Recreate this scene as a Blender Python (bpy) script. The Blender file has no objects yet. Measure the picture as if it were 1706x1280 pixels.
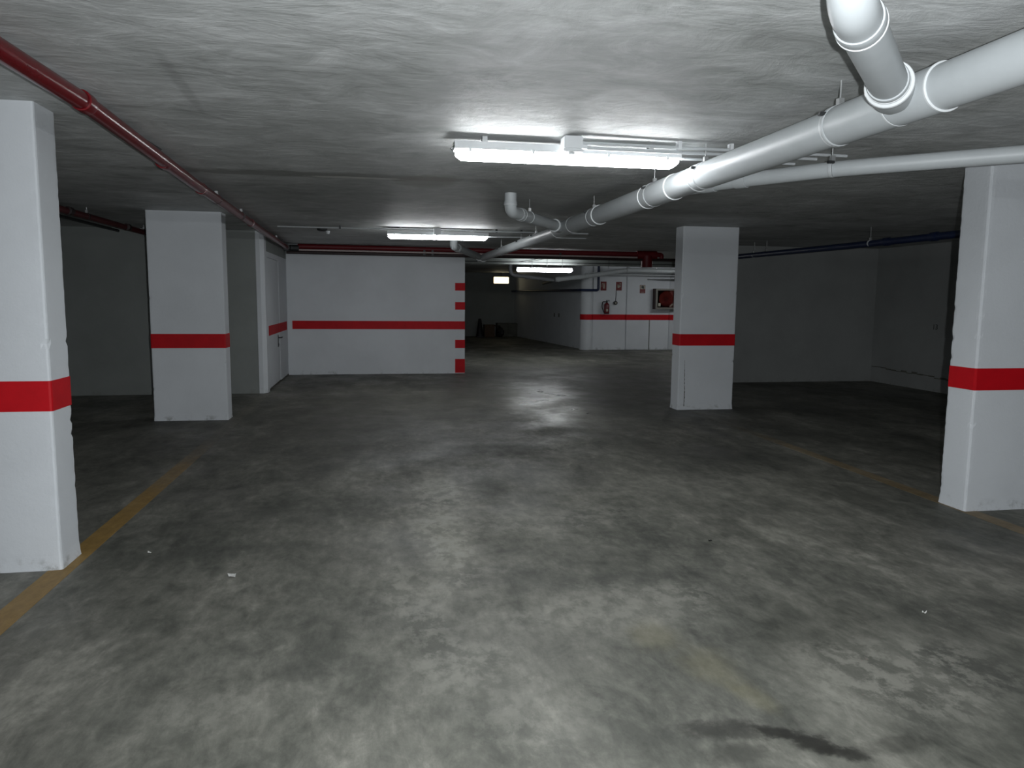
import bpy, bmesh, math, random
from mathutils import Vector, Matrix, noise
random.seed(7)
C = bpy.context.scene.collection
SC = bpy.context.scene

# ------------------------------------------------------------------ camera
H = 2.375                      # ceiling height
pitch, yaw, roll, f = .1151, .1769, .0093, 1238.4
cy, sy, cp, sp = math.cos(yaw), math.sin(yaw), math.cos(pitch), math.sin(pitch)
fw = Vector((sy, cy, 0)); rt = Vector((cy, -sy, 0)); up = Vector((0, 0, 1))
f2 = fw*cp - up*sp; u2 = up*cp + fw*sp
r3 = rt*math.cos(roll) + u2*math.sin(roll); u3 = u2*math.cos(roll) - rt*math.sin(roll)
cam = bpy.data.cameras.new('camera'); camo = bpy.data.objects.new('camera', cam); C.objects.link(camo)
M = Matrix((r3, u3, -f2)).transposed().to_4x4(); M.translation = Vector((0, 0, 1.44))
camo.matrix_world = M
cam.sensor_width = 36; cam.lens = 36*f/1706; cam.clip_start = .05; cam.clip_end = 200
SC.camera = camo

# ------------------------------------------------------------------ world, lights, exposure
w = bpy.data.worlds.new('world'); SC.world = w; w.use_nodes = True
w.node_tree.nodes['Background'].inputs[0].default_value = (.5, .6, .7, 1)
w.node_tree.nodes['Background'].inputs[1].default_value = 0.0
SC.view_settings.view_transform = 'Standard'; SC.view_settings.look = 'None'
SC.view_settings.gamma = 1; SC.view_settings.use_curve_mapping = False
SC.view_settings.exposure = 0.0
TUBE = 44.0                    # radiance of the fluorescent diffusers
FLASH = 590.0
# the photographer's flash: a small real lamp a hand's breadth right of the lens
fl = bpy.data.lights.new('camera_flash', 'SPOT'); fl.energy = FLASH; fl.shadow_soft_size = .012
fl.spot_size = math.radians(118); fl.spot_blend = .7; fl.color = (.93, .97, 1.0)
flo = bpy.data.objects.new('camera_flash', fl); C.objects.link(flo)
M2 = M.copy(); M2.translation = Vector((0, 0, 1.44)) + r3*.10 + u3*.02; flo.matrix_world = M2 @ Matrix.Rotation(math.radians(-5), 4, 'Y')

# ------------------------------------------------------------------ materials
def new_mat(name):
    m = bpy.data.materials.new(name); m.use_nodes = True
    nt = m.node_tree; b = nt.nodes['Principled BSDF']; return m, nt, b
class G:
    """tiny node-graph helper"""
    def __init__(s, nt): s.nt = nt
    def n(s, t, **k):
        x = s.nt.nodes.new(t)
        for a, v in k.items(): setattr(x, a, v)
        return x
    def l(s, a, b): s.nt.links.new(a, b)
    def pos(s): return s.n('ShaderNodeNewGeometry').outputs['Position']
    def mapv(s, v, scale=(1,1,1), rot=(0,0,0), loc=(0,0,0)):
        m = s.n('ShaderNodeMapping'); m.inputs['Scale'].default_value = scale
        m.inputs['Rotation'].default_value = rot; m.inputs['Location'].default_value = loc
        s.l(v, m.inputs['Vector']); return m.outputs[0]
    def noise(s, v, scale, detail=6, rough=.6, dist=0.0):
        m = s.n('ShaderNodeTexNoise'); s.l(v, m.inputs['Vector'])
        m.inputs['Scale'].default_value = scale; m.inputs['Detail'].default_value = detail
        m.inputs['Roughness'].default_value = rough; m.inputs['Distortion'].default_value = dist
        return m.outputs['Fac']
    def ramp(s, v, stops):
        m = s.n('ShaderNodeValToRGB'); s.l(v, m.inputs[0]); e = m.color_ramp.elements
        while len(e) < len(stops): e.new(.5)
        for i, (p, c) in enumerate(stops):
            e[i].position = p; e[i].color = (*c, 1) if isinstance(c, tuple) else (c, c, c, 1)
        return m.outputs[0]
    def mix(s, fac, a, b, mode='MIX'):
        m = s.n('ShaderNodeMix', data_type='RGBA', blend_type=mode)
        for i, v in ((0, fac), (6, a), (7, b)):
            if isinstance(v, (int, float)): m.inputs[i].default_value = v if i == 0 else (v, v, v, 1)
            elif isinstance(v, tuple): m.inputs[i].default_value = (*v, 1)
            else: s.l(v, m.inputs[i])
        return m.outputs[2]
    def math(s, op, a, b=0.0, c=None):
        m = s.n('ShaderNodeMath', operation=op)
        for i, v in enumerate((a, b, c)):
            if v is None: continue
            if isinstance(v, (int, float)): m.inputs[i].default_value = v
            else: s.l(v, m.inputs[i])
        return m.outputs[0]
    def rng(s, v, a, b, c=0.0, d=1.0):
        m = s.n('ShaderNodeMapRange', interpolation_type='SMOOTHSTEP'); s.l(v, m.inputs[0])
        for i, x in enumerate((a, b, c, d)): m.inputs[i+1].default_value = x
        return m.outputs[0]
    def blob(s, p, c, r, rot=0.0, wob=.8, nscale=3.0, soft=.6):
        """noisy elliptical patch on a horizontal plane, 1 inside and 0 outside"""
        v = s.mapv(p, loc=(-c[0], -c[1], 0))
        v = s.mapv(v, rot=(0, 0, -rot), scale=(1, 1, 0))
        v = s.mapv(v, scale=(1/r[0], 1/r[1], 0))
        L = s.n('ShaderNodeVectorMath', operation='LENGTH'); s.l(v, L.inputs[0])
        nz = s.noise(p, nscale, 6, .65)
        d = s.math('ADD', L.outputs['Value'], s.math('MULTIPLY', s.math('SUBTRACT', nz, .5), wob*2))
        return s.rng(d, 1+soft/2, 1-soft/2)
    def bump(s, b, h, strength=.3, dist=.01):
        m = s.n('ShaderNodeBump'); m.inputs['Strength'].default_value = strength
        m.inputs['Distance'].default_value = dist; s.l(h, m.inputs['Height']); s.l(m.outputs[0], b.inputs['Normal'])

def concrete_floor_colour(g, p):
    v = g.mapv(p, rot=(0, 0, .12), scale=(1.45, .62, 1))
    big = g.noise(v, .55, 5, .55, .4)
    mid = g.noise(v, 2.2, 9, .66, .5)
    fine = g.noise(v, 16, 8, .7)
    small = g.noise(g.mapv(p, rot=(0, 0, .12), scale=(1.2, .8, 1)), 6.5, 9, .7, .6)
    s = g.math('ADD', g.math('ADD', g.math('MULTIPLY', big, .36), g.math('MULTIPLY', mid, .36)), g.math('MULTIPLY', small, .28))
    col = g.ramp(s, [(.40, (.052, .055, .050)), (.465, (.090, .093, .085)), (.53, (.137, .139, .128)), (.60, (.225, .226, .21))])
    col = g.mix(.55, col, g.ramp(fine, [(.34, .60), (.66, 1.34)]), 'MULTIPLY')
    flake = g.noise(g.mapv(p, rot=(0, 0, .12), scale=(1.1, .8, 1)), 10, 10, .70, .12)
    gp = g.rng(flake, .40, .62); gd = g.rng(flake, .62, .40)
    # pale worn patches and grime with a shape of their own, broken up into flakes
    for c, r, a in (((.44, 5.4), (.22, .5), .8), ((.36, 4.3), (.16, .8), .9), ((.15, 3.5), (.14, .5), .6), ((.29, 2.8), (.22, .22), .6), ((.52, 2.45), (.3, .2), .35),
                    ((1.95, 2.45), (.42, .30), .7), ((1.1, 3.2), (.6, .25), .55), ((2.3, 9.6), (.42, 1.6), .7), ((1.7, 7.0), (.25, .5), .5), ((2.4, 5.4), (.8, .3), .4), ((-.6, 2.6), (.25, .15), .35), ((1.0, 4.6), (.7, .3), .45)):
        col = g.mix(g.math('MULTIPLY', g.math('MULTIPLY', g.blob(p, c, r, .1, .9, 3.4, 1.2), g.rng(gp, 0, 1, .25, 1)), a), col, (.26, .262, .245))
    for c, r, a in (((1.05, 6.9), (.45, .28), .75), ((-.3, 5.1), (.8, .3), .5), ((3.0, 6.3), (.7, .4), .45), ((2.9, 2.9), (.5, .2), .5), ((1.2, 3.55), (.5, .08), .5),
                    ((.2, 3.1), (.10, .3), .5), ((2.33, 2.4), (.16, .25), .7), ((-.25, 2.85), (.16, .10), .5), ((.45, 2.15), (.18, .2), .4), ((1.1, 2.2), (.3, .06), .6), ((.6, 3.7), (.25, .12), .4), ((-.9, 4.3), (.4, .1), .4)):
        col = g.mix(g.math('MULTIPLY', g.math('MULTIPLY', g.blob(p, c, r, .1, .9, 3.4, 1.0), g.rng(gd, 0, 1, .3, 1)), a), col, (.045, .048, .045))
    # broad darker brown tone over the far lane
    col = g.mix(g.math('MULTIPLY', g.blob(p, (-.2, 9.6), (2.3, 2.2), 0, .8, 1.2, 1.4), .55), col, (.045, .044, .038))
    col = g.mix(g.math('MULTIPLY', g.blob(p, (4.4, 12.5), (3.0, 3.4), 0, .6, 1.0, 1.4), .55), col, (.045, .044, .038))
    # yellowish damp stains
    for c, r in (((1.27, 2.62), (.09, .14)), ((1.16, 2.9), (.10, .12)), ((1.33, 2.38), (.05, .10))):
        col = g.mix(g.math('MULTIPLY', g.blob(p, c, r, .2, 1.1, 6, 1.4), .22), col, (.20, .18, .09))
    # oil
    for c, r, ro_, a in (((1.375, 2.085), (.10, .045), -.75, .93), ((1.31, 2.15), (.09, .03), -.5, .85), ((1.46, 2.0), (.07, .035), -.6, .8), ((1.15, 2.19), (.16, .05), -.15, .6), ((1.12, 2.06), (.12, .05), .1, .45), ((1.62, 2.02), (.16, .04), .1, .35)):
        col = g.mix(g.math('MULTIPLY', g.blob(p, c, r, ro_, 1.3, 13, .9), a), col, (.014, .014, .012))
    col = g.mix(1.0, col, (1.02, 1.0, .93), 'MULTIPLY')
    return col, mid, fine
def mat_floor():
    m, nt, b = new_mat('concrete_floor'); g = G(nt); p = g.pos()
    col, mid, fine = concrete_floor_colour(g, p)
    g.l(col, b.inputs['Base Color'])
    wet = g.blob(p, (2.25, 10.0), (.8, 2.2), 0, .7, 1.6, 1.0)
    ro = g.rng(g.noise(p, 1.3, 5, .6), .35, .65, .48, .72)
    ro = g.math('SUBTRACT', ro, g.math('MULTIPLY', wet, .22)); g.l(ro, b.inputs['Roughness'])
    b.inputs['Specular IOR Level'].default_value = .42
    g.bump(b, g.math('ADD', g.math('MULTIPLY', mid, .5), fine), .25, .006)
    return m
def mat_line():
    m, nt, b = new_mat('worn_ochre_paint'); g = G(nt); p = g.pos()
    col, mid, fine = concrete_floor_colour(g, p)
    worn = g.noise(p, 1.1, 4, .6); wf = g.noise(p, 22, 6, .75)
    yy = g.n('ShaderNodeSeparateXYZ'); g.l(p, yy.inputs[0])
    fade = g.rng(yy.outputs[1], 4.5, 9.5, 0, .75)
    k = g.math('ADD', g.math('ADD', g.math('MULTIPLY', worn, .45), g.math('MULTIPLY', wf, .35)), fade)
    k = g.rng(k, .42, .95, .18, .97)
    xx = g.rng(yy.outputs[0], 1, 3, 0, .62)
    k = g.math('MAXIMUM', k, xx)
    g.l(g.mix(k, g.ramp(fine, [(.3, (.20, .115, .022)), (.7, (.32, .19, .04))]), col), b.inputs['Base Color'])
    b.inputs['Roughness'].default_value = .6
    return m
def mat_ceiling():
    m, nt, b = new_mat('trowelled_concrete'); g = G(nt); p = g.pos()
    v = g.mapv(p, rot=(0, 0, .25), scale=(1.0, 1.25, 1))
    big = g.noise(g.mapv(p, rot=(0, 0, -.3), scale=(.6, 1, 1)), .8, 5, .6, .6)
    st = g.noise(v, 2.6, 10, .68, 1.0)
    fi = g.noise(g.mapv(p, rot=(0, 0, .12), scale=(.55, 1.4, 1)), 13, 8, .72, .5)
    s = g.math('ADD', g.math('MULTIPLY', big, .5), g.math('MULTIPLY', st, .5))
    col = g.ramp(s, [(.36, (.28, .288, .28)), (.46, (.40, .412, .405)), (.54, (.49, .502, .497)), (.64, (.62, .632, .627))])
    col = g.mix(.6, col, g.ramp(fi, [(.3, .82), (.52, 1.0), (.7, 1.22)]), 'MULTIPLY')
    # damp seam, pale plaster fill and brown stain beside it
    col = g.mix(g.math('MULTIPLY', g.blob(p, (-.4, 6.08), (1.5, .13), .0, .9, 5, .8), .6), col, (.12, .12, .10))
    col = g.mix(g.math('MULTIPLY', g.blob(p, (-.16, 6.16), (.34, .05), .0, .6, 9, .3), .85), col, (.66, .66, .63))
    col = g.mix(g.math('MULTIPLY', g.blob(p, (.40, 6.2), (.25, .35), .2, .7, 4, .7), .45), col, (.16, .14, .09))
    col = g.mix(g.math('MULTIPLY', g.blob(p, (-.86, 3.7), (.025, .5), .05, .5, 9, 1.0), .28), col, (.13, .13, .125))
    col = g.mix(g.math('MULTIPLY', g.blob(p, (2.6, 7.6), (1.5, .25), .2, .9, 3, 1.2), .4), col, (.15, .15, .13))
    col = g.mix(g.math('MULTIPLY', g.blob(p, (1.5, 7.6), (2.0, 2.0), .0, .8, 1.8, 1.6), .5), col, (.20, .205, .185))
    g.l(col, b.inputs['Base Color']); b.inputs['Roughness'].default_value = .62
    b.inputs['Specular IOR Level'].default_value = .35
    h = g.math('ADD', g.math('MULTIPLY', st, 1.0), g.math('MULTIPLY', g.noise(g.mapv(p, scale=(.5, 1, 1)), 7, 6, .6, .8), .8))
    h = g.math('ADD', h, g.math('MULTIPLY', fi, .2))
    g.bump(b, h, .5, .02)
    return m
def mat_wall(name='white_wall_paint', base=(.56, .585, .61), dirt=.25):
    m, nt, b = new_mat(name); g = G(nt); p = g.pos()
    n1 = g.noise(p, 1.4, 6, .6); n2 = g.noise(p, 9, 8, .7)
    col = g.mix(dirt, base, g.ramp(n1, [(.35, tuple(c*.72 for c in base)), (.6, base)]))
    # scuffs near the floor, as dirt
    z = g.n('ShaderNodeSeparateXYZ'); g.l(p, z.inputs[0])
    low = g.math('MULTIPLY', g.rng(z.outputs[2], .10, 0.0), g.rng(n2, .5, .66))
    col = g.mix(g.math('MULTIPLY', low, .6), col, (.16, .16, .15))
    g.l(col, b.inputs['Base Color']); b.inputs['Roughness'].default_value = .7
    b.inputs['Specular IOR Level'].default_value = .25
    g.bump(b, g.math('ADD', n2, g.math('MULTIPLY', g.noise(p, 45, 4, .6), .5)), .35, .006)
    return m
def plain(name, c, rough=.5, metal=0, spec=.5, var=.12, scale=8, bump=0.0):
    m, nt, b = new_mat(name); g = G(nt); p = g.pos()
    n = g.noise(p, scale, 6, .65)
    g.l(g.mix(1.0, c, g.ramp(n, [(.3, 1-var), (.7, 1+var)]), 'MULTIPLY'), b.inputs['Base Color'])
    b.inputs['Roughness'].default_value = rough; b.inputs['Metallic'].default_value = metal
    b.inputs['Specular IOR Level'].default_value = spec
    if bump: g.bump(b, n, bump, .004)
    return m
def emit(name, c, s):
    m, nt, b = new_mat(name); b.inputs['Base Color'].default_value = (.8, .8, .8, 1)
    b.inputs['Emission Color'].default_value = (*c, 1); b.inputs['Emission Strength'].default_value = s
    return m
MF = mat_floor(); ML = mat_line(); MC = mat_ceiling(); MW = mat_wall()
MWD = mat_wall('dusty_wall_paint', (.44, .455, .455), .5)
MGW = mat_wall('bare_cement_render', (.215, .23, .22), .4)
MGR = mat_wall('grey_cement_render', (.27, .28, .275), .4)
MRED = plain('red_band_paint', (.42, .003, .008), .6, 0, .2, .12, 6)
MRP = plain('red_pipe_enamel', (.115, .002, .005), .25, 0, .4, .15, 5)
MRPD = plain('dark_red_pipe_enamel', (.018, .008, .008), .45, 0, .4, .2, 5)
MPVC = plain('light_grey_plastic', (.39, .413, .422), .46, 0, .4, .05, 4)
MPVCL = plain('pale_plastic_rim', (.52, .54, .545), .4, 0, .45, .04, 4)
MGAL = plain('galvanised_steel', (.36, .37, .37), .45, .7, .5, .15, 20)
MDK = plain('dark_steel', (.03, .032, .033), .5, .3, .4, .2, 20)
MBL = plain('navy_pipe_enamel', (.007, .015, .05), .4, 0, .4, .15, 5)
MHOUSE = plain('fixture_housing_grey', (.55, .57, .58), .5, 0, .4, .04, 5)
MCOND = plain('conduit_plastic', (.42, .44, .45), .45, 0, .4, .06, 10)
MEM = emit('fluorescent_diffuser', (.95, .98, 1.0), TUBE)
MEM2 = emit('warm_bulkhead_diffuser', (1.0, .86, .55), 2.0)
MEXT = plain('extinguisher_red', (.10, .006, .009), .35, 0, .5, .08, 8)
MBK = plain('black_rubber', (.012, .012, .013), .6, 0, .4, .1, 12)
MSR = plain('sign_red_print', (.13, .012, .012), .5, 0, .4, .06, 8)
MSW = plain('sign_pale_print', (.34, .32, .26), .5, 0, .4, .06, 8)
MFR = plain('cabinet_frame_beige', (.15, .143, .125), .5, .1, .4, .06, 8)
MCB = plain('cabinet_dark_red', (.035, .010, .010), .5, 0, .4, .1, 8)
MPAP = plain('white_paper', (.7, .7, .68), .8, 0, .2, .1, 20)
MCARD = plain('brown_cardboard', (.09, .06, .04), .8, 0, .2, .2, 12)
MDST = plain('dark_dirty_plaster', (.10, .10, .085), .85, 0, .2, .3, 5)
MGLASS, nt, b = new_mat('cabinet_glass'); b.inputs['Base Color'].default_value = (.75, .45, .42, 1)
b.inputs['Transmission Weight'].default_value = 1; b.inputs['Roughness'].default_value = .08; b.inputs['IOR'].default_value = 1.1

# ------------------------------------------------------------------ mesh helpers
def obj(name, bm, m, parent=None, smooth=False):
    me = bpy.data.meshes.new(name); bmesh.ops.recalc_face_normals(bm, faces=bm.faces); bm.to_mesh(me); bm.free()
    for k in (m if isinstance(m, (list, tuple)) else [m]): me.materials.append(k)
    if any(p.use_smooth for p in me.polygons): me.set_sharp_from_angle(angle=math.radians(40))
    o = bpy.data.objects.new(name, me); C.objects.link(o)
    if parent:
        o.parent = parent
        o.matrix_parent_inverse = parent.matrix_world.inverted() if False else Matrix.Translation(-parent.location)
    return o
def box(bm, a, b, bev=0.0):
    a = Vector(a); b = Vector(b); lo = Vector(map(min, a, b)); hi = Vector(map(max, a, b))
    r = bmesh.ops.create_cube(bm, size=1, matrix=Matrix.Translation((lo+hi)/2) @ Matrix.Diagonal((*(hi-lo), 1)))
    if bev:
        vs = set(r['verts']); es = [e for e in bm.edges if e.verts[0] in vs and e.verts[1] in vs]
        bmesh.ops.bevel(bm, geom=es, offset=bev, segments=2, affect='EDGES')
    return bm
def B(a, b, bev=0.0): return box(bmesh.new(), a, b, bev)
def prism(bm, poly, z0, z1, axis='z'):
    def P(u, v, t): return {'z': (u, v, t), 'y': (u, t, v), 'x': (t, u, v)}[axis]
    lo = [bm.verts.new(P(u, v, z0)) for u, v in poly]; hi = [bm.verts.new(P(u, v, z1)) for u, v in poly]
    n = len(poly)
    for i in range(n): bm.faces.new((lo[i], lo[(i+1) % n], hi[(i+1) % n], hi[i]))
    bm.faces.new(lo[::-1]); bm.faces.new(hi); return bm
def fillet(pts, rad, k=7):
    pts = [Vector(p) for p in pts]; out = [pts[0]]
    for i in range(1, len(pts)-1):
        a, p, c = pts[i-1], pts[i], pts[i+1]
        d = min(rad, (a-p).length*.45, (c-p).length*.45)
        s = p + (a-p).normalized()*d; e = p + (c-p).normalized()*d
        for j in range(k+1):
            t = j/k; out.append(s*(1-t)**2 + p*2*t*(1-t) + e*t*t)
    out.append(pts[-1]); return out
def sweep(bm, pts, r, seg=20, rad=0, caps=True):
    P = fillet(pts, rad) if rad else [Vector(p) for p in pts]
    rings = []; u = None
    for i, p in enumerate(P):
        t = (P[min(i+1, len(P)-1)] - P[max(i-1, 0)]).normalized()
        if u is None:
            u = t.cross(Vector((0, 0, 1)) if abs(t.z) < .9 else Vector((1, 0, 0))).normalized()
        else: u = (u - t*u.dot(t)).normalized()
        v = t.cross(u); rr = r[i] if isinstance(r, (list, tuple)) else r
        rings.append([bm.verts.new(p + (u*math.cos(a)+v*math.sin(a))*rr) for a in [2*math.pi*k/seg for k in range(seg)]])
    for i in range(len(rings)-1):
        for k in range(seg):
            fc = bm.faces.new((rings[i][k], rings[i][(k+1) % seg], rings[i+1][(k+1) % seg], rings[i+1][k])); fc.smooth = True
    if caps:
        bm.faces.new(rings[0][::-1]); bm.faces.new(rings[-1])
    return bm
def S(pts, r, seg=20, rad=0): return sweep(bmesh.new(), pts, r, seg, rad)
def ring_at(p, d, r, wid, seg=24):
    """collar with a rounded profile round an axis"""
    p = Vector(p); d = Vector(d).normalized(); bm = bmesh.new()
    xs = [-.5, -.49, -.32, .32, .49, .5]; rs = [.9, 1, 1.03, 1.03, 1, .9]
    sweep(bm, [p + d*wid*x for x in xs], [r*k for k in rs], seg); return bm
def thing(name, label, cat, loc=(0, 0, 0), group=None):
    o = bpy.data.objects.new(name, None); C.objects.link(o); o.location = loc
    o.empty_display_size = .1
    o['label'] = label; o['category'] = cat
    if group: o['group'] = group
    return o
def tag(o, label, cat, group=None):
    o['label'] = label; o['category'] = cat
    if group: o['group'] = group
    return o
def struct(name, bm, m):
    o = obj(name, bm, m); o['kind'] = 'structure'; return o

# ------------------------------------------------------------------ the setting
struct('floor', B((-9, -6, -.2), (12, 30, 0)), MF)
struct('ceiling', B((-9, -6, H), (12, 30, H+.25)), MC)
# frontal wall behind the second left column, with a chamfered corner, and the side wall with the door
bm = bmesh.new()
prism(bm, [(-9, 11.43), (-1.70, 11.43), (-1.65, 11.48), (-1.65, 11.66), (-1.85, 11.66), (-1.85, 11.7), (-9, 11.7)], 0, H); wl = struct('wall_front_left', bm, MGW)
bm = bmesh.new(); prism(bm, [(-1.76, 11.426), (-1.70, 11.424), (-1.645, 11.479), (-1.645, 11.66), (-1.66, 11.66), (-1.66, 11.49), (-1.71, 11.44), (-1.76, 11.44)], 0, H); obj('painted_edge', bm, MW, wl)
bm = bmesh.new()
box(bm, (-1.95, 11.66, 2.02), (-1.65, 14.11, 2.10)); box(bm, (-1.95, 13.02, .025), (-1.65, 14.11, 2.02)); box(bm, (-1.95, 11.66, .025), (-1.65, 11.74, 2.02))
ws = struct('wall_beside_door', bm, MW)
obj('dark_upper_strip', B((-1.95, 11.66, 2.10), (-1.652, 14.11, H)), MGW, ws)  # darker, greener tone along the top of the side wall
obj('painted_band', B((-1.652, 13.02, .835), (-1.647, 14.0, .985)), MRED, ws)
d = struct('door_1', B((-1.70, 11.745, .03), (-1.654, 13.015, 2.015), .003), MW)
obj('painted_band', B((-1.656, 11.745, .835), (-1.651, 13.015, .985)), MRED, d)
bm = bmesh.new(); box(bm, (-1.656, 12.78, .60), (-1.646, 12.82, .80), .003); hd = obj('handle_plate', bm, MDK, d)
bm = bmesh.new(); sweep(bm, [(-1.65, 12.80, .755), (-1.60, 12.80, .755), (-1.60, 12.92, .755)], .011, 10, .02); obj('handle', bm, MDK, d)
obj('keyhole_escutcheon', S([(-1.652, 12.80, .64), (-1.640, 12.80, .64)], .022, 12), MDK, d)
# middle wall with chevron marks at its free end
wm = struct('wall_middle', B((-1.65, 14.11, 0), (1.60, 14.40, H)), MW)
struct('wall_middle_return', B((1.35, 14.40, 0), (1.60, 22.0, H)), MWD)
obj('painted_band', B((-1.565, 14.107, .84), (1.602, 14.2, .993)), MRED, wm)
for i, (a, b_) in enumerate(((1.572, 1.715), (1.213, 1.355), (.483, .640), (.012, .275))):
    obj('painted_block', B((1.415, 14.107, a), (1.603, 14.25, b_)), MRED, wm)
# corridor
bm = bmesh.new(); prism(bm, [(5.74, 20.45), (6.0, 20.45), (6.0, 28.3), (5.08, 28.3), (5.08, 28.0)], 0, H); wc = struct('wall_corridor_right', bm, MW)
struct('wall_end', B((-2, 28.0, 0), (5.2, 28.25, H)), MGW)
# two small dark marks part-way down the corridor wall
for y, ch in ((23.2, '1'), (22.75, '2')):
    k = (y-20.45)/(28.0-20.45); obj('painted_mark', B((5.74-.66*k-.006, y-.05, .86), (5.74-.66*k+.02, y+.05, .98)), MDST, wc)
wf = struct('wall_far_right', B((5.9, 20.40, 0), (12, 20.65, H)), MW)
obj('pilaster', B((6.93, 20.36, 0), (7.54, 20.42, H), .01), MW, wf)
obj('pilaster', B((8.22, 20.36, 0), (8.9, 20.42, H), .01), MW, wf)
obj('painted_band', B((5.95, 20.396, .85), (6.93, 20.41, 1.005)), MRED, wf)
obj('painted_band', B((6.926, 20.356, .85), (7.544, 20.41, 1.005)), MRED, wf)
obj('painted_band', B((7.54, 20.396, .85), (8.22, 20.41, 1.005)), MRED, wf)
obj('painted_band', B((8.216, 20.356, .85), (8.904, 20.41, 1.005)), MRED, wf)
bm = bmesh.new(); sweep(bm, [(7.64, 20.40, 0), (7.64, 20.40, .85)], .012, 8); obj('wall_joint', bm, MDST, wf)
# right hand bay
struct('wall_front_right', B((5.84, 12.12, 0), (8.9, 12.35, H)), MGR)
wr = struct('wall_right', B((8.80, -6, 0), (9.1, 12.12, H)), MGR)
struct('wall_rear', B((-9, -6.2, 0), (9.1, -6, H)), MW)
struct('wall_left', B((-9.2, -6, 0), (-9, 11.7, H)), MW)
struct('wall_far_side', B((12, 12.1, 0), (12.2, 20.65, H)), MWD)
# rough daywork joint low on the right walls
bm = bmesh.new()
pts = [(8.55, 12.11), (8.8, 12.05), (8.79, 11.5), (8.8, 10.9), (8.79, 10.2), (8.79, 9.4), (8.79, 8.6)]
for i in range(28):
    y0 = 12.1 - i*.13; z = .27 - i*.004 + random.uniform(-.012, .012)
    box(bm, (8.793, y0-.13, z), (8.81, y0, z+random.uniform(.010, .035)))
obj('rough_joint', bm, MDST, wr)
def text_mesh(name, s, size, m, parent, matrix):
    cu = bpy.data.curves.new(name, 'FONT'); cu.body = s; cu.size = size; cu.extrude = .001; cu.align_x = 'CENTER'
    t = bpy.data.objects.new(name, cu); C.objects.link(t)
    dg = bpy.context.evaluated_depsgraph_get(); me = bpy.data.meshes.new_from_object(t.evaluated_get(dg))
    bpy.data.objects.remove(t); bpy.data.curves.remove(cu); me.materials.clear(); me.materials.append(m)
    me.transform(matrix); o = bpy.data.objects.new(name, me); C.objects.link(o)
    if parent: o.parent = parent; o.matrix_parent_inverse = Matrix.Translation(-parent.location)
    return o
text_mesh('painted_number', '13', .12, MBK, wr, Matrix.Translation((8.797, 10.6, 1.0)) @ Matrix.Rotation(math.radians(-90), 4, 'Z') @ Matrix.Rotation(math.radians(90), 4, 'X'))
struct('trim_2', B((1.6, 16.74, 2.205), (7.9, 17.05, H)), MGW)   # shallow downstand beam behind the third light
# low dirty ledge across the end of the corridor
obj('trim_1', B((4.35, 27.55, 0), (5.15, 28.0, .5), .01), MDST)['kind'] = 'structure'

# ------------------------------------------------------------------ columns
def column(x0, x1, y0, y1, label, seed, band=(.835, 1.0), chips=1.0, red_off=.003):
    rnd = random.Random(seed); cx, cy_ = (x0+x1)/2, (y0+y1)/2
    t = thing('concrete_column', label, 'column', (cx, cy_, 0), 'square white columns with a red band')
    bm = bmesh.new(); N = 90; rings = []; bv = .012
    jit = [[0]*4 for _ in range(N+1)]
    for c in range(4):
        for i in range(N+1):
            jit[i][c] = rnd.uniform(0, .0022)*chips
            if rnd.random() < .05*chips and i < N*.7: jit[i][c] += rnd.uniform(.003, .010)
    for i in range(N+1):
        z = H*i/N; L = []
        k = .006*max(0, 1-z/.08)           # slight swelling of plaster at the foot
        for c, (X, Y, sx, sy_) in enumerate(((x0-k, y0-k, 1, 1), (x1+k, y0-k, -1, 1), (x1+k, y1+k, -1, -1), (x0-k, y1+k, 1, -1))):
            j = jit[i][c]; b2 = bv+j
            a = (X+sx*j*.6, Y+sy_*b2); b3 = (X+sx*b2, Y+sy_*j*.6)
            m_ = (X+sx*(b2*.29+j*.5), Y+sy_*(b2*.29+j*.5))
            a0 = (X, Y+sy_*.035); b0 = (X+sx*.035, Y)
            L += [a0, a, m_, b3, b0] if c in (0, 2) else [b0, b3, m_, a, a0]
        rings.append([bm.verts.new((u, v, z)) for u, v in L])
    n = len(rings[0])
    for i in range(N):
        for q in range(n): bm.faces.new((rings[i][q], rings[i][(q+1) % n], rings[i+1][(q+1) % n], rings[i+1][q]))
    bm.faces.new(rings[0][::-1]); bm.faces.new(rings[-1])
    obj('shaft', bm, MW, t)
    e = red_off; bm = bmesh.new(); bb = .010
    poly = [(x0-e, y0+bb), (x0-e+bb*.3, y0-e+bb*.3), (x0+bb, y0-e), (x1-bb, y0-e), (x1+e-bb*.3, y0-e+bb*.3), (x1+e, y0+bb), (x1+e, y1-bb), (x1-bb, y1+e), (x0+bb, y1+e), (x0-e, y1-bb)]
    prism(bm, poly, band[0], band[1]); obj('painted_band', bm, MRED, t)
    return t
column(-2.50, -1.655, 4.12, 4.37, 'nearest white column at the left edge of the photo, standing beside the yellow floor line', 1, (.842, .998), 1.2)
column(-2.55, -1.745, 9.0, 9.25, 'white column second on the left, in front of the dark recess and the door', 2, (.837, 1.0), .5)
t3 = column(3.84, 4.61, 9.13, 9.38, 'white column in front of the blue pipe, with a thin vertical crack low on its left', 3, (.845, .995), .5)
column(3.975, 4.80, 4.385, 4.63, 'nearest white column at the right edge of the photo, with chipped corners', 4, (.845, .995), 1.3)
bm = bmesh.new(); x = 3.925
for i in range(26):
    z = .03+i*.024; x += random.uniform(-.0015, .0015); box(bm, (x-.001, 9.1275, z), (x+random.uniform(.002, .012)*(1.2-i/26), 9.132, z+.024))
obj('crack', bm, MDST, t3)
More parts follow.
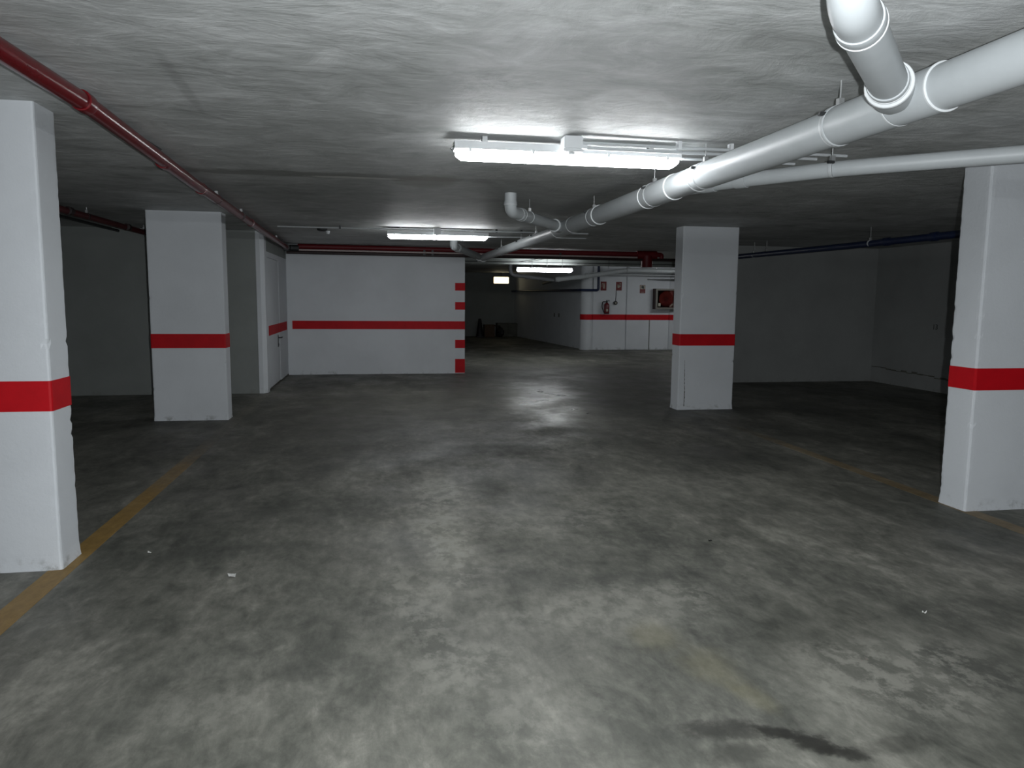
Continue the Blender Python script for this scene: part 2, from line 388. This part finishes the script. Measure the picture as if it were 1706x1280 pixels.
# rounded column on the corridor corner
t = thing('round_column', 'rounded white column at the corridor corner beside the fire extinguisher', 'column', (5.80, 20.50, 0))
obj('shaft', S([(5.80, 20.50, 0), (5.80, 20.50, H)], .19, 40), MW, t)
obj('painted_band', S([(5.80, 20.50, .85), (5.80, 20.50, 1.005)], .193, 40), MRED, t)

# ------------------------------------------------------------------ floor lines
o = obj('parking_line', B((-1.72, -2, 0), (-1.595, 11.3, .0015)), ML); tag(o, 'worn yellow line along the floor beside the two left columns', 'floor line', 'yellow parking lines'); 
o = obj('parking_line', B((3.95, -2, 0), (4.07, 8.9, .0015)), ML); tag(o, 'faint yellow line on the floor between the two right columns', 'floor line', 'yellow parking lines')

# ------------------------------------------------------------------ drain pipes
def clamp(parent, p, d, r, rod=True, m=None):
    p = Vector(p); o = obj('clamp', ring_at(p, d, r*1.02, .022), m or MCOND, parent)
    if rod:
        bm = bmesh.new(); sweep(bm, [p+Vector((0, 0, r)), (p.x, p.y, H)], .004, 8)
        box(bm, p+Vector((-.012, -.012, r)), p+Vector((.012, .012, r+.03))); obj('hanger_rod', bm, MGAL, parent)
    return o
def screw(parent, p):
    p = Vector(p); bm = bmesh.new(); box(bm, p-Vector((.02, .010, .008)), p+Vector((.02, .010, .008)), .002); obj('clamp_screw', bm, MDK, parent)
XM, ZM, RM = 1.95, 2.187, .080
t = thing('drain_pipe', 'large white drain pipe slung under the ceiling, running away to the rear', 'pipe', (XM, 2, ZM))
obj('pipe', S([(XM, -3, ZM), (XM, 2.45, ZM)], RM, 40), MPVC, t)
obj('pipe', S([(XM, 3.02, ZM), (XM, 4.85, ZM)], RM, 40), MPVC, t)
obj('pipe', S([(XM, 5.30, ZM), (XM, 7.65, ZM)], RM*.985, 40), MPVC, t)
obj('pipe', S([(XM, 8.05, ZM-.01), (XM-.01, 14.2, ZM+.01)], RM*.80, 32), MPVC, t)
# tee bodies with pale rims
def tee(y0, y1, r, parent):
    obj('tee_body', S([(XM, y0, ZM), (XM, y0+.04, ZM), (XM, y1-.04, ZM), (XM, y1, ZM)], [r*1.0, r*1.045, r*1.045, r*1.0], 40), MPVC, parent)
    for y in (y0+.008, y1-.008): obj('socket_rim', ring_at((XM, y, ZM), (0, 1, 0), r*1.055, .012, 40), MPVCL, parent)
tee(2.38, 3.02, RM, t); tee(4.80, 5.32, RM, t); tee(7.45, 8.12, RM*.94, t); tee(14.1, 14.5, RM*.85, t)
for y in (4.42, 2.62): obj('socket_rim', ring_at((XM, y, ZM), (0, 1, 0), RM*1.03, .010, 40), MPVCL, t)
obj('coupling', ring_at((XM, 6.60, ZM), (0, 1, 0), RM*1.04, .14, 40), MPVC, t); obj('socket_rim', ring_at((XM, 6.53, ZM), (0, 1, 0), RM*1.06, .010, 40), MPVCL, t)
for y, rr in ((4.34, RM), (3.00, RM*1.03), (5.19, RM*1.03), (6.72, RM), (9.3, RM*.8), (10.3, RM*.8), (12.0, RM*.8)):
    clamp(t, (XM, y, ZM), (0, 1, 0), rr*1.01)
    screw(t, (XM-rr*.92, y, ZM+rr*.55))
def branch(label, pts, r, rims, group='drain branches joining the main pipe', collar=None):
    t = thing('drain_branch', label, 'pipe', pts[0], group)
    obj('pipe', S(pts, r, 32, r*2.0), MPVC, t)
    for (i, k, wd) in rims:
        a, b_ = Vector(pts[i]), Vector(pts[i+1]); p = a.lerp(b_, k)
        obj('coupling', ring_at(p, b_-a, r*1.07, wd, 32), MPVC, t)
        obj('socket_rim', ring_at(p+(b_-a).normalized()*wd*.5, b_-a, r*1.10, .010, 32), MPVCL, t)
    if collar:
        i, k, rr, wd = collar; a, b_ = Vector(pts[i]), Vector(pts[i+1]); p = a.lerp(b_, k)
        obj('tee_socket', ring_at(p, b_-a, rr, wd, 36), MPVC, t)
        obj('socket_rim', ring_at(p-(b_-a).normalized()*wd*.5, b_-a, rr*1.07, .022, 36), MPVCL, t)
    return t
branch('thick white branch pipe dropping from the ceiling at the top of the photo', [(1.20, 1.835, H), (1.22, 1.855, 2.212), (1.955, 2.635, ZM+.005)], .0625,
       [(1, .14, .05), (1, .72, .03)], None, (1, .81, .074, .12))
b1 = branch('white elbow branch between the first and second ceiling lights', [(1.172, 6.72, H), (1.172, 6.72, 2.215), (1.95, 7.86, ZM)], .054,
       [(0, .55, .03), (1, .16, .06)], None, (1, .86, .062, .14))
clamp(b1, (1.42, 7.08, 2.207), (.78, 1.14, 0), .055)
b2 = branch('white elbow branch just behind the second ceiling light', [(1.165, 11.85, H), (1.165, 11.85, 2.24), (1.95, 14.35, 2.205)], .060,
       [(1, .10, .07)], None, (1, .93, .07, .16))
t = thing('drain_branch', 'slim white pipe crossing from the main drain to the right edge of the photo', 'pipe', (3, 3.6, 2.2))
P2 = [(1.96, 5.08, ZM), (2.225, 4.62, 2.20), (2.625, 4.02, 2.202), (3.29, 3.43, 2.205), (4.4, 2.46, 2.21)]
obj('pipe', S(P2, .0455, 28, .15), MPVC, t)
for i, k, wd in ((0, .75, .10), (1, .15, .08)):
    a, b_ = Vector(P2[i]), Vector(P2[i+1]); p = a.lerp(b_, k); obj('coupling', ring_at(p, b_-a, .050, wd, 28), MPVC, t)
clamp(t, (2.60, 4.045, 2.202), (.5, -.6, 0), .0465); screw(t, (2.57, 4.01, 2.235))

# ------------------------------------------------------------------ red pipes
t = thing('fire_main', 'red pipe under the ceiling running past the left columns to the rear wall', 'pipe', (-1.4, 5, 2.295))
RPp = [(-1.36, -3, 2.30), (-1.318, 3.0, 2.30), (-1.300, 3.76, 2.30), (-1.40, 6.2, 2.30), (-1.49, 9.4, 2.30), (-1.60, 13.80, 2.295)]
obj('pipe', S(RPp, .041, 28), MRP, t)
for p in ((-1.300, 3.76), (-1.372, 5.3), (-1.415, 6.55), (-1.49, 9.4)): obj('coupling', ring_at((p[0], p[1], 2.30), (-.035, 1, 0), .0465, .09, 24), MRP, t)
for p in ((-1.43, 7.2), (-1.46, 8.6), (-1.56, 12.2)): clamp(t, (p[0], p[1], 2.30), (-.03, 1, 0), .042, True, MRPD)
bm = bmesh.new(); sweep(bm, [(-1.60, 13.72, 2.295), (-1.60, 13.97, 2.295), (-1.40, 13.97, 2.295)], .062, 20, .12); obj('elbow', bm, MDK, t)
o = obj('cable', S([(-1.375, -3, 2.345), (-1.375, 3.5, 2.35), (-1.36, 5.2, 2.36)], .006, 8), MBK); tag(o, 'thin dark cable running beside the left red pipe', 'cable')
t = thing('fire_crossing_pipe', 'red pipe crossing above the middle wall to a square tee', 'pipe', (1, 13.97, 2.31))
obj('pipe', S([(-1.42, 13.97, 2.325), (5.0, 13.97, 2.305)], .046, 24), MRP, t)
for x in (.83, .98, 2.15, 3.4): obj('clamp', B((x-.02, 13.92, 2.20), (x+.02, 13.99, 2.30)), MDK, t)
obj('tee_body', S([(4.93, 13.97, 2.29), (5.33, 13.97, 2.29)], .085, 20), MRP, t)
obj('tee_outlet', S([(5.14, 13.97, 2.28), (5.14, 13.97, 2.06)], .11, 20), MRP, t)
obj('tee_outlet', S([(5.28, 13.97, 2.303), (5.44, 13.97, 2.303), (5.44, 13.97, 2.23)], .045, 16, .05), MRP, t)
MRPX = plain('dull_crossing_pipe_enamel', (.10, .005, .008), .5, 0, .3, .15, 5)
for o in t.children:
    if o.data.materials[0] == MRP: o.data.materials[0] = MRPX
o = obj('grey_conduit', S([(-1.40, 13.93, 2.262), (5.05, 13.93, 2.242)], .017, 12), plain('pinkish_grey_conduit', (.36, .30, .29), .4)); tag(o, 'thin pale conduit tucked directly under the red crossing pipe', 'pipe')
o = obj('dark_pipe', S([(-1.62, 13.95, 2.218), (5.9, 13.95, 2.205)], .028, 16), MRPD); tag(o, 'slim dark pipe below the red crossing pipe, along the top of the middle wall', 'pipe')
t = thing('sprinkler_pipe', 'dim dark red pipe under the ceiling in the recess between the left columns', 'pipe', (-3.1, 8, 2.28))
MRPX = plain('dull_red_pipe_enamel', (.07, .005, .007), .45, 0, .4, .15, 5)
obj('pipe', S([(-3.05, -3, 2.28), (-3.13, 11.43, 2.28)], .035, 20), MRPX, t)
for y in (8.4, 10.2): obj('coupling', ring_at((-3.1, y, 2.28), (0, 1, 0), .043, .09, 20), MRPD, t)
for y in (8.9, 10.9): clamp(t, (-3.11, y, 2.28), (0, 1, 0), .036, True, MRPD)
o = obj('dark_conduit', S([(-3.60, -3, 2.33), (-3.60, 11.43, 2.33)], .02, 12), MDK); tag(o, 'dark thin conduit at the far left running to the recess wall', 'pipe')

# ------------------------------------------------------------------ blue pipes
t = thing('water_pipe', 'navy blue pipe hung along the right bay behind the right columns', 'pipe', (6.15, 6, 2.175))
obj('pipe', S([(6.20, -3, 2.18), (6.12, 9.0, 2.165), (6.0, 12.12, 2.175)], .042, 20), MBL, t)
for y in (8.3, 7.5): obj('coupling', ring_at((6.13, y, 2.168), (0, 1, 0), .05, .10, 20), MBL, t)
for x_, y in ((6.03, 11.4), (6.05, 11.05), (6.12, 8.6), (6.16, 6.0)): clamp(t, (x_, y, 2.170), (0, 1, 0), .042)
t = thing('corner_water_pipe', 'blue pipe turning round the top of the rounded corridor column', 'pipe', (6.04, 20.25, 1.8))
obj('pipe', S([(6.05, 20.24, 2.372), (6.05, 20.24, 1.68), (5.56, 20.24, 1.68), (5.50, 20.9, 1.68), (4.98, 28.0, 1.70)], .035, 16, .06), MBL, t)
for y, x_ in ((22.0, 5.445), (24.5, 5.26)): obj('clamp', ring_at((x_, y, 1.683), (0, 1, 0), .04, .03, 16), MGAL, t)

# ------------------------------------------------------------------ fluorescent fixtures
def fixture(x0, x1, y0, zt, label, bare=False, h=.10):
    t = thing('fluorescent_fixture', label, 'ceiling light', ((x0+x1)/2, y0, zt), 'fluorescent tube lights on the ceiling')
    w_ = .12; yc = y0+w_/2; zb = zt-h
    bm = bmesh.new(); q0, q1 = (y0+.045, y0+w_-.045) if bare else (y0, y0+w_)
    prism(bm, [(q0, zt-.045), (q0+.008, zt), (q1-.008, zt), (q1, zt-.045)], x0, x1, 'x'); obj('housing', bm, MHOUSE, t)
    # diffuser with tapered ends
    bm = bmesh.new()
    prof = [(y0+.004, zt-.047), (y0+.008, zb+.018), (y0+.030, zb), (y0+w_-.030, zb), (y0+w_-.008, zb+.018), (y0+w_-.004, zt-.047)]
    stations = [(x0+.012, .55), (x0+.045, 1), (x1-.045, 1), (x1-.012, .55)]
    rings = []
    for xs, k in stations: rings.append([bm.verts.new((xs, yc+(y-yc)*(.8+.2*k), zt-.047+(z-(zt-.047))*k)) for y, z in prof])
    n = len(prof)
    for i in range(3):
        for q in range(n): bm.faces.new((rings[i][q], rings[i][(q+1) % n], rings[i+1][(q+1) % n], rings[i+1][q]))
    bm.faces.new(rings[0][::-1]); bm.faces.new(rings[-1]); obj('diffuser', bm, MEM, t)
    for s_ in (x0+.09, x0+.46, x1-.46, x1-.09): obj('clip', B((s_-.008, y0-.006, zt-.06), (s_+.008, y0+.004, zt-.035)), MHOUSE, t)
    for s_ in (() if bare else (x0+.18, x1-.18)): obj('mounting_bracket', B((s_-.015, yc-.02, zt), (s_+.015, yc+.02, H)), MGAL, t)
    return t
fa = fixture(.437, 1.815, 4.38, 2.338, 'large glowing fluorescent light nearest the camera, with a junction box at its middle')
obj('wire', S([(.437, 4.40, 2.31), (.415, 4.39, 2.29), (.432, 4.39, 2.27)], .003, 6), MDK, fa)
fb = fixture(.117, 1.49, 10.28, 2.325, 'fluorescent light second from the camera, above the middle wall')
fc = fixture(3.05, 4.34, 16.54, 2.13, 'small distant fluorescent light hanging beyond the middle wall', True)
fixture(2.2, 3.57, -1.3, 2.338, 'added fluorescent fill light behind the camera on the right')  # unseen lamp, added as fill and to light the right column
fixture(-3.2, -1.83, -3.6, 2.338, 'added fluorescent fill light behind the camera on the left')  # second unseen lamp, added for more bounce light
fixture(7.9, 9.2, 17.6, 2.33, 'fluorescent light in the far bay, hidden behind the column with the vertical crack')
def jbox(x, y, label, s=1.0, z=2.365):
    t = thing('junction_box', label, 'junction box', (x, y, z), 'junction boxes by the ceiling lights')
    obj('box', B((x-.055*s, y-.055*s, z-.075), (x+.055*s, y+.05*s, z), .006), MHOUSE, t)
    obj('lid', B((x-.06*s, y-.06*s, z-.088), (x+.06*s, y+.055*s, z-.074), .004), MHOUSE, t)
    obj('screw_cap', S([(x, y, z-.088), (x, y, z-.096)], .018, 14), MHOUSE, t); return t
jbox(1.105, 4.30, 'grey junction box in front of the nearest fluorescent light')
jbox(.78, 10.21, 'small grey junction box in front of the second fluorescent light', .85)
t = thing('light_conduit', 'pale conduits running right from the nearest junction box to above the drain pipe', 'conduit', (2, 4.33, 2.33))
obj('conduit', S([(1.165, 4.29, 2.335), (2.9, 4.36, 2.345)], .010, 12), MCOND, t)
obj('conduit', S([(1.165, 4.33, 2.315), (1.25, 4.33, 2.315), (2.7, 4.37, 2.32)], .010, 12), MCOND, t)
obj('conduit', S([(1.815, 4.44, 2.30), (2.6, 4.45, 2.30)], .009, 12), MCOND, t)
obj('cable_gland', S([(1.16, 4.31, 2.325), (1.20, 4.31, 2.325)], .02, 12), MHOUSE, t)
for x in (1.77, 2.1, 2.5): obj('clip', B((x-.01, 4.30, 2.33), (x+.01, 4.345, H)), MHOUSE, t)
t = thing('ceiling_conduit', 'thin conduit along the ceiling through the second fluorescent light', 'conduit', (1, 10.25, 2.34))
obj('conduit', S([(-1.3, 10.3, 2.345), (2.9, 10.25, 2.345)], .010, 10), MCOND, t)
obj('conduit', S([(1.49, 10.36, 2.28), (2.9, 10.36, 2.29)], .008, 10), MCOND, t)
for x in (-.5, 1.6, 1.95): obj('clip', B((x-.012, 10.26, 2.33), (x+.012, 10.29, H)), MDK, t)
t = thing('hanging_conduit', 'thin dark conduit strung across above the distant third light', 'conduit', (4, 16.6, 2.2))
obj('conduit', S([(1.62, 16.6, 2.245), (7.6, 16.6, 2.245)], .009, 10), MDK, t)
for x in (3.4, 3.75, 4.1, 5.2): obj('hanger_rod', S([(x, 16.6, 2.13), (x, 16.6, H)], .005, 8), MDK, t)
obj('cable', S([(3.1, 16.62, 2.25), (3.45, 16.5, 2.31), (3.72, 16.3, 2.36)], .008, 8), MBK, t)
obj('cable', S([(3.25, 16.6, 2.24), (3.55, 16.45, 2.30), (3.85, 16.2, 2.36)], .006, 8), MBK, t)

# warm bulkhead lamp on the end wall
t = thing('bulkhead_lamp', 'warm glowing rectangular lamp at the far end of the corridor', 'lamp', (4.47, 27.5, 2.1))
obj('housing', B((4.16, 27.48, 1.955), (4.78, 27.60, 2.235), .02), plain('lamp_bezel_brown', (.12, .07, .04), .5), t)
obj('diffuser', B((4.19, 27.45, 1.975), (4.75, 27.49, 2.215), .012), MEM2, t)
obj('mounting_arm', B((4.43, 27.53, 2.23), (4.51, 27.57, H)), MDK, t)

# smoke detector
t = thing('smoke_detector', 'small dark smoke detector on the ceiling left of the second light', 'detector', (-.76, 10.7, H))
bm = bmesh.new(); sweep(bm, [(-.76, 10.7, H), (-.76, 10.7, H-.03), (-.76, 10.7, H-.045)], [.07, .07, .045], 20); obj('base', bm, MDK, t)
bm = bmesh.new(); sweep(bm, [(-.72, 11.2, H), (-.72, 11.2, H-.04)], [.035, .025], 14); obj('sensor_head', bm, MCOND, t)

# ------------------------------------------------------------------ grey pipes by the far wall
t = thing('grey_waste_pipe', 'grey pipe crossing above the extinguisher signs towards the corridor', 'pipe', (6.5, 19.6, 2.2))
GP = [(10.5, 19.6, 2.20), (6.65, 19.6, 2.225), (5.50, 19.6, 2.04), (4.66, 19.6, 1.945)]
obj('pipe', S(GP, .062, 20, .15), MPVC, t)
for i, k in ((1, .98), (0, .99), (2, .9)):
    a, b_ = Vector(GP[i]), Vector(GP[i+1]); obj('coupling', ring_at(a.lerp(b_, k), b_-a, .074, .09, 20), MPVC, t)
for x in (7.5, 8.5): clamp(t, (x, 19.6, 2.215), (1, 0, 0), .063)
t = thing('grey_waste_elbow', 'grey elbow pipe below the distant third light, dropping into the corridor', 'pipe', (3.7, 19.6, 2.1))
GE = [(3.45, 19.7, 2.372), (3.45, 19.7, 2.06), (4.66, 19.7, 1.93), (5.3, 24.0, 1.93)]
MDG = plain('dark_grey_pipe', (.17, .175, .185), .5)  # even dark grey for the distant elbow
obj('pipe', S(GE, .05, 18, .15), MDG, t); obj('coupling', ring_at((3.9, 19.7, 2.01), (1, 0, -.1), .06, .08, 18), MDG, t)
o = obj('thin_upper_pipe', S([(6.2, 20.1, 2.12), (10.5, 20.1, 2.12)], .03, 14), MPVC); tag(o, 'thin grey pipe high on the far wall above the signs', 'pipe')
o = obj('white_conduit_stub', S([(6.03, 18.9, 2.325), (6.36, 18.9, 2.345)], .018, 10), MPVCL); tag(o, 'short bright white stub near the red square tee', 'conduit')
t = thing('cable_tray', 'dark cable tray above the fire hose cabinet', 'cable tray', (8.5, 20.1, 2.04))
bm = bmesh.new(); prism(bm, [(7.50, 20.30), (8.2, 20.02), (11, 20.02), (11, 20.30)], 2.0, 2.012); box(bm, (8.2, 20.02, 2.0), (11, 20.035, 2.05)); obj('tray', bm, MDK, t)
obj('bracket', B((8.6, 20.1, 2.01), (8.64, 20.4, 2.04)), MDK, t)

# ------------------------------------------------------------------ fire equipment on the far wall
def sign(x, z, w_, h_, label, kind):
    t = thing('safety_sign', label, 'sign', (x, 20.39, z), 'fire safety signs on the far wall'); y = 20.392
    if 6.93 < x < 7.54: y = 20.352
    obj('plate', B((x-w_/2, y, z-h_/2), (x+w_/2, y+.008, z+h_/2), .002), MSR, t)
    bm = bmesh.new(); Y0, Y1 = y-.003, y+.001
    if kind == 0:      # extinguisher pictogram
        box(bm, (x-.012, Y0, z-.07), (x+.032, Y1, z+.045)); box(bm, (x-.002, Y0, z+.045), (x+.022, Y1, z+.07)); box(bm, (x-.05, Y0, z+.055), (x+.03, Y1, z+.075))
        box(bm, (x-.055, Y0, z-.03), (x-.043, Y1, z+.07)); obj('pictogram', bm, MSW, t)
    elif kind == 1:    # hand pressing a call button
        prism(bm, [(x-.05, z-.03), (x-.01, z-.05), (x+.05, z-.01), (x+.05, z+.02), (x+.01, z+.03), (x-.04, z+.0)], Y0, Y1, 'y')
        for q in range(4): box(bm, (x-.045+q*.02, Y0, z+.0), (x-.032+q*.02, Y1, z+.05-.006*q))
        sweep(bm, [(x+.035, Y0, z+.065), (x+.035, Y1, z+.065)], .018, 14); obj('pictogram', bm, MSW, t)
    else:              # pale pictogram panel on top, red below
        box(bm, (x-w_/2+.01, Y0, z+.0), (x+w_/2-.01, Y1, z+h_/2-.01)); obj('pictogram_panel', bm, MSW, t)
        bm = bmesh.new(); sweep(bm, [(x, Y0-.002, z+.06), (x, Y1, z+.06)], .04, 18); box(bm, (x+.02, Y0-.002, z+.0), (x+.04, Y1, z+.06)); obj('pictogram', bm, MDK, t)
        bm = bmesh.new(); box(bm, (x-.05, Y0, z-.09), (x+.05, Y1, z-.082)); obj('pale_stripe', bm, MSW, t)
sign(6.248, 1.802, .17, .25, 'red extinguisher sign straight above the fire extinguisher', 0)
sign(6.70, 1.803, .17, .24, 'red alarm sign above the push button, middle of the three signs', 1)
sign(7.39, 1.726, .165, .235, 'pale topped red sign left of the fire hose cabinet', 2)
t = thing('fire_extinguisher', 'dark red fire extinguisher with black hose on the far wall', 'extinguisher', (6.30, 20.30, 1.03)); X, Y = 6.32, 20.29
bm = bmesh.new(); sweep(bm, [(X, Y, z) for z in (1.035, 1.05, 1.27, 1.30, 1.325, 1.335)], [.068, .075, .075, .062, .035, .028], 24); obj('cylinder', bm, MEXT, t)
bm = bmesh.new(); box(bm, (X-.022, Y-.022, 1.335), (X+.022, Y+.022, 1.375), .004); box(bm, (X-.02, Y-.012, 1.375), (X+.085, Y+.012, 1.388), .003)
box(bm, (X-.01, Y-.012, 1.40), (X+.08, Y+.012, 1.412), .003); box(bm, (X-.02, Y-.012, 1.375), (X-.008, Y+.012, 1.412)); obj('valve_handle', bm, MBK, t)
obj('hose', S([(X-.015, Y, 1.36), (X-.12, Y, 1.37), (X-.145, Y, 1.22), (X-.10, Y-.01, 1.10), (X-.075, Y-.02, 1.05)], .013, 10, .09), MBK, t)
obj('label_plate', B((X-.04, Y-.079, 1.09), (X+.02, Y-.06, 1.16)), MSW, t)
obj('foot_ring', S([(X, Y, 1.018), (X, Y, 1.045)], .071, 20), MBK, t); obj('wall_bracket', B((X-.03, Y+.05, 1.2), (X+.03, 20.40, 1.24)), MDK, t)
t = thing('alarm_button', 'small round alarm button on the far wall with a thin conduit up to the sign', 'alarm button', (6.60, 20.38, 1.33))
obj('body', S([(6.60, 20.40, 1.33), (6.60, 20.34, 1.33)], .055, 20), MDK, t); obj('button', S([(6.60, 20.345, 1.33), (6.60, 20.325, 1.33)], .022, 14), MSW, t)
obj('conduit', S([(6.615, 20.39, 1.38), (6.62, 20.39, 1.69)], .009, 8), MDK, t)
t = thing('fire_hose_cabinet', 'beige framed fire hose cabinet with dark red front on the far wall', 'cabinet', (8.0, 20.25, 1.45))
x0, x1, z0, z1, yf, yb = 7.72, 8.36, 1.165, 1.745, 20.16, 20.40
bm = bmesh.new(); th = .02
box(bm, (x0, yf, z0), (x0+th, yb, z1)); box(bm, (x1-th, yf, z0), (x1, yb, z1)); box(bm, (x0, yf, z0), (x1, yb, z0+th)); box(bm, (x0, yf, z1-th), (x1, yb, z1)); box(bm, (x0, yb-.01, z0), (x1, yb, z1)); obj('cabinet_body', bm, MCB, t)
bm = bmesh.new(); fr = .05
box(bm, (x0-.004, yf-.015, z0), (x0+fr, yf, z1)); box(bm, (x1-fr, yf-.015, z0), (x1+.004, yf, z1)); box(bm, (x0+fr, yf-.015, z0), (x1-fr, yf, z0+fr)); box(bm, (x0+fr, yf-.015, z1-fr), (x1-fr, yf, z1)); dr = obj('door_frame', bm, MFR, t)
obj('glass_pane', B((x0+fr, yf-.008, z0+fr), (x1-fr, yf-.003, z1-fr)), MGLASS, t)
obj('hose_reel', S([(8.04, yf+.03, 1.455), (8.04, yf+.16, 1.455)], .215, 36), plain('hose_reel_red', (.10, .015, .013), .5), t)
obj('reel_hub', S([(8.04, yf+.01, 1.455), (8.04, yf+.04, 1.455)], .06, 20), MCB, t)
obj('label_plate', B((7.795, yf-.013, 1.245), (7.865, yf-.007, 1.335)), MSW, t)
bm = bmesh.new(); prism(bm, [(8.13, 1.25), (8.16, 1.24), (8.24, 1.305), (8.22, 1.33)], yf-.013, yf-.007, 'y'); obj('sticker', bm, MSW, t)

# ------------------------------------------------------------------ clutter at the end of the corridor
t = thing('traffic_cone', 'dark tapered traffic cone standing by the far end wall', 'cone', (3.68, 27.2, 0))
bm = bmesh.new(); sweep(bm, [(3.64, 27.2, .03), (3.64, 27.2, .66), (3.64, 27.2, .68)], [.14, .055, .045], 20); obj('cone_body', bm, MBK, t)
obj('base', B((3.50, 27.03, 0), (3.79, 27.37, .035), .01), MBK, t)
t = thing('cardboard_box', 'dark open cardboard box on the floor right of the cone', 'box', (4.0, 27.3, 0))
bm = bmesh.new(); x0, x1, y0, y1, zt = 3.80, 4.18, 27.08, 27.45, .46
box(bm, (x0, y0, 0), (x1, y0+.01, zt)); box(bm, (x0, y1-.01, 0), (x1, y1, zt)); box(bm, (x0, y0+.01, 0), (x0+.01, y1-.01, zt)); box(bm, (x1-.01, y0+.01, 0), (x1, y1-.01, zt)); box(bm, (x0, y0, 0), (x1, y1, .01)); obj('carton', bm, MCARD, t)
for s_, a in ((1, 0), (1, 1)):
    bm = bmesh.new(); xx = x1 if a else x0
    prism(bm, [(xx, zt-.008), (xx+s_*.10, zt-.09), (xx+s_*.10, zt-.08), (xx, zt)], y0, y1, 'y'); obj('flap', bm, MCARD, t)
t = thing('rubbish_sack', 'slumped dark rubbish sack at the right of the box by the end wall', 'bag', (4.36, 27.25, 0))
bm = bmesh.new(); bmesh.ops.create_icosphere(bm, subdivisions=3, radius=1)
for v in bm.verts:
    n = noise.noise(v.co*2.2); v.co = Vector((v.co.x*.15*(1+.3*n), v.co.y*.18*(1+.3*n), v.co.z*.19*(1+.4*n)))
    v.co += Vector((4.40, 27.25, .17)); v.co.z = max(0, v.co.z)
for fc_ in bm.faces: fc_.smooth = True
obj('sack', bm, MBK, t); obj('tied_neck', S([(4.38, 27.25, .33), (4.36, 27.23, .42)], [.03, .05], 10), MBK, t)

# ------------------------------------------------------------------ litter
def scrap(x, y, s, label, m, cat='litter', seed=0):
    rnd = random.Random(seed); bm = bmesh.new(); n = 7
    c = bm.verts.new((x, y, .006)); vs = []
    for i in range(n):
        a = 2*math.pi*i/n; r = s*rnd.uniform(.5, 1.1); vs.append(bm.verts.new((x+math.cos(a)*r*1.4, y+math.sin(a)*r, rnd.uniform(.001, .018))))
    for i in range(n): bm.faces.new((c, vs[i], vs[(i+1) % n]))
    bmesh.ops.solidify(bm, geom=bm.faces[:], thickness=.001)
    for v in bm.verts: v.co.z = max(v.co.z, .0003)
    tag(obj('paper_scrap', bm, m), label, cat, 'scraps on the floor')
scrap(-.762, 3.89, .022, 'white paper scrap on the floor right of the nearest left column', MPAP, seed=1)
scrap(2.478, 2.92, .009, 'tiny white scrap on the floor in front of the right column', MPAP, seed=2)
scrap(-1.28, 4.32, .009, 'tiny pale scrap beside the yellow line by the left column', MPAP, seed=4)
scrap(1.936, 4.04, .012, 'small dark chip lying on the open floor right of centre', MBK, seed=3)
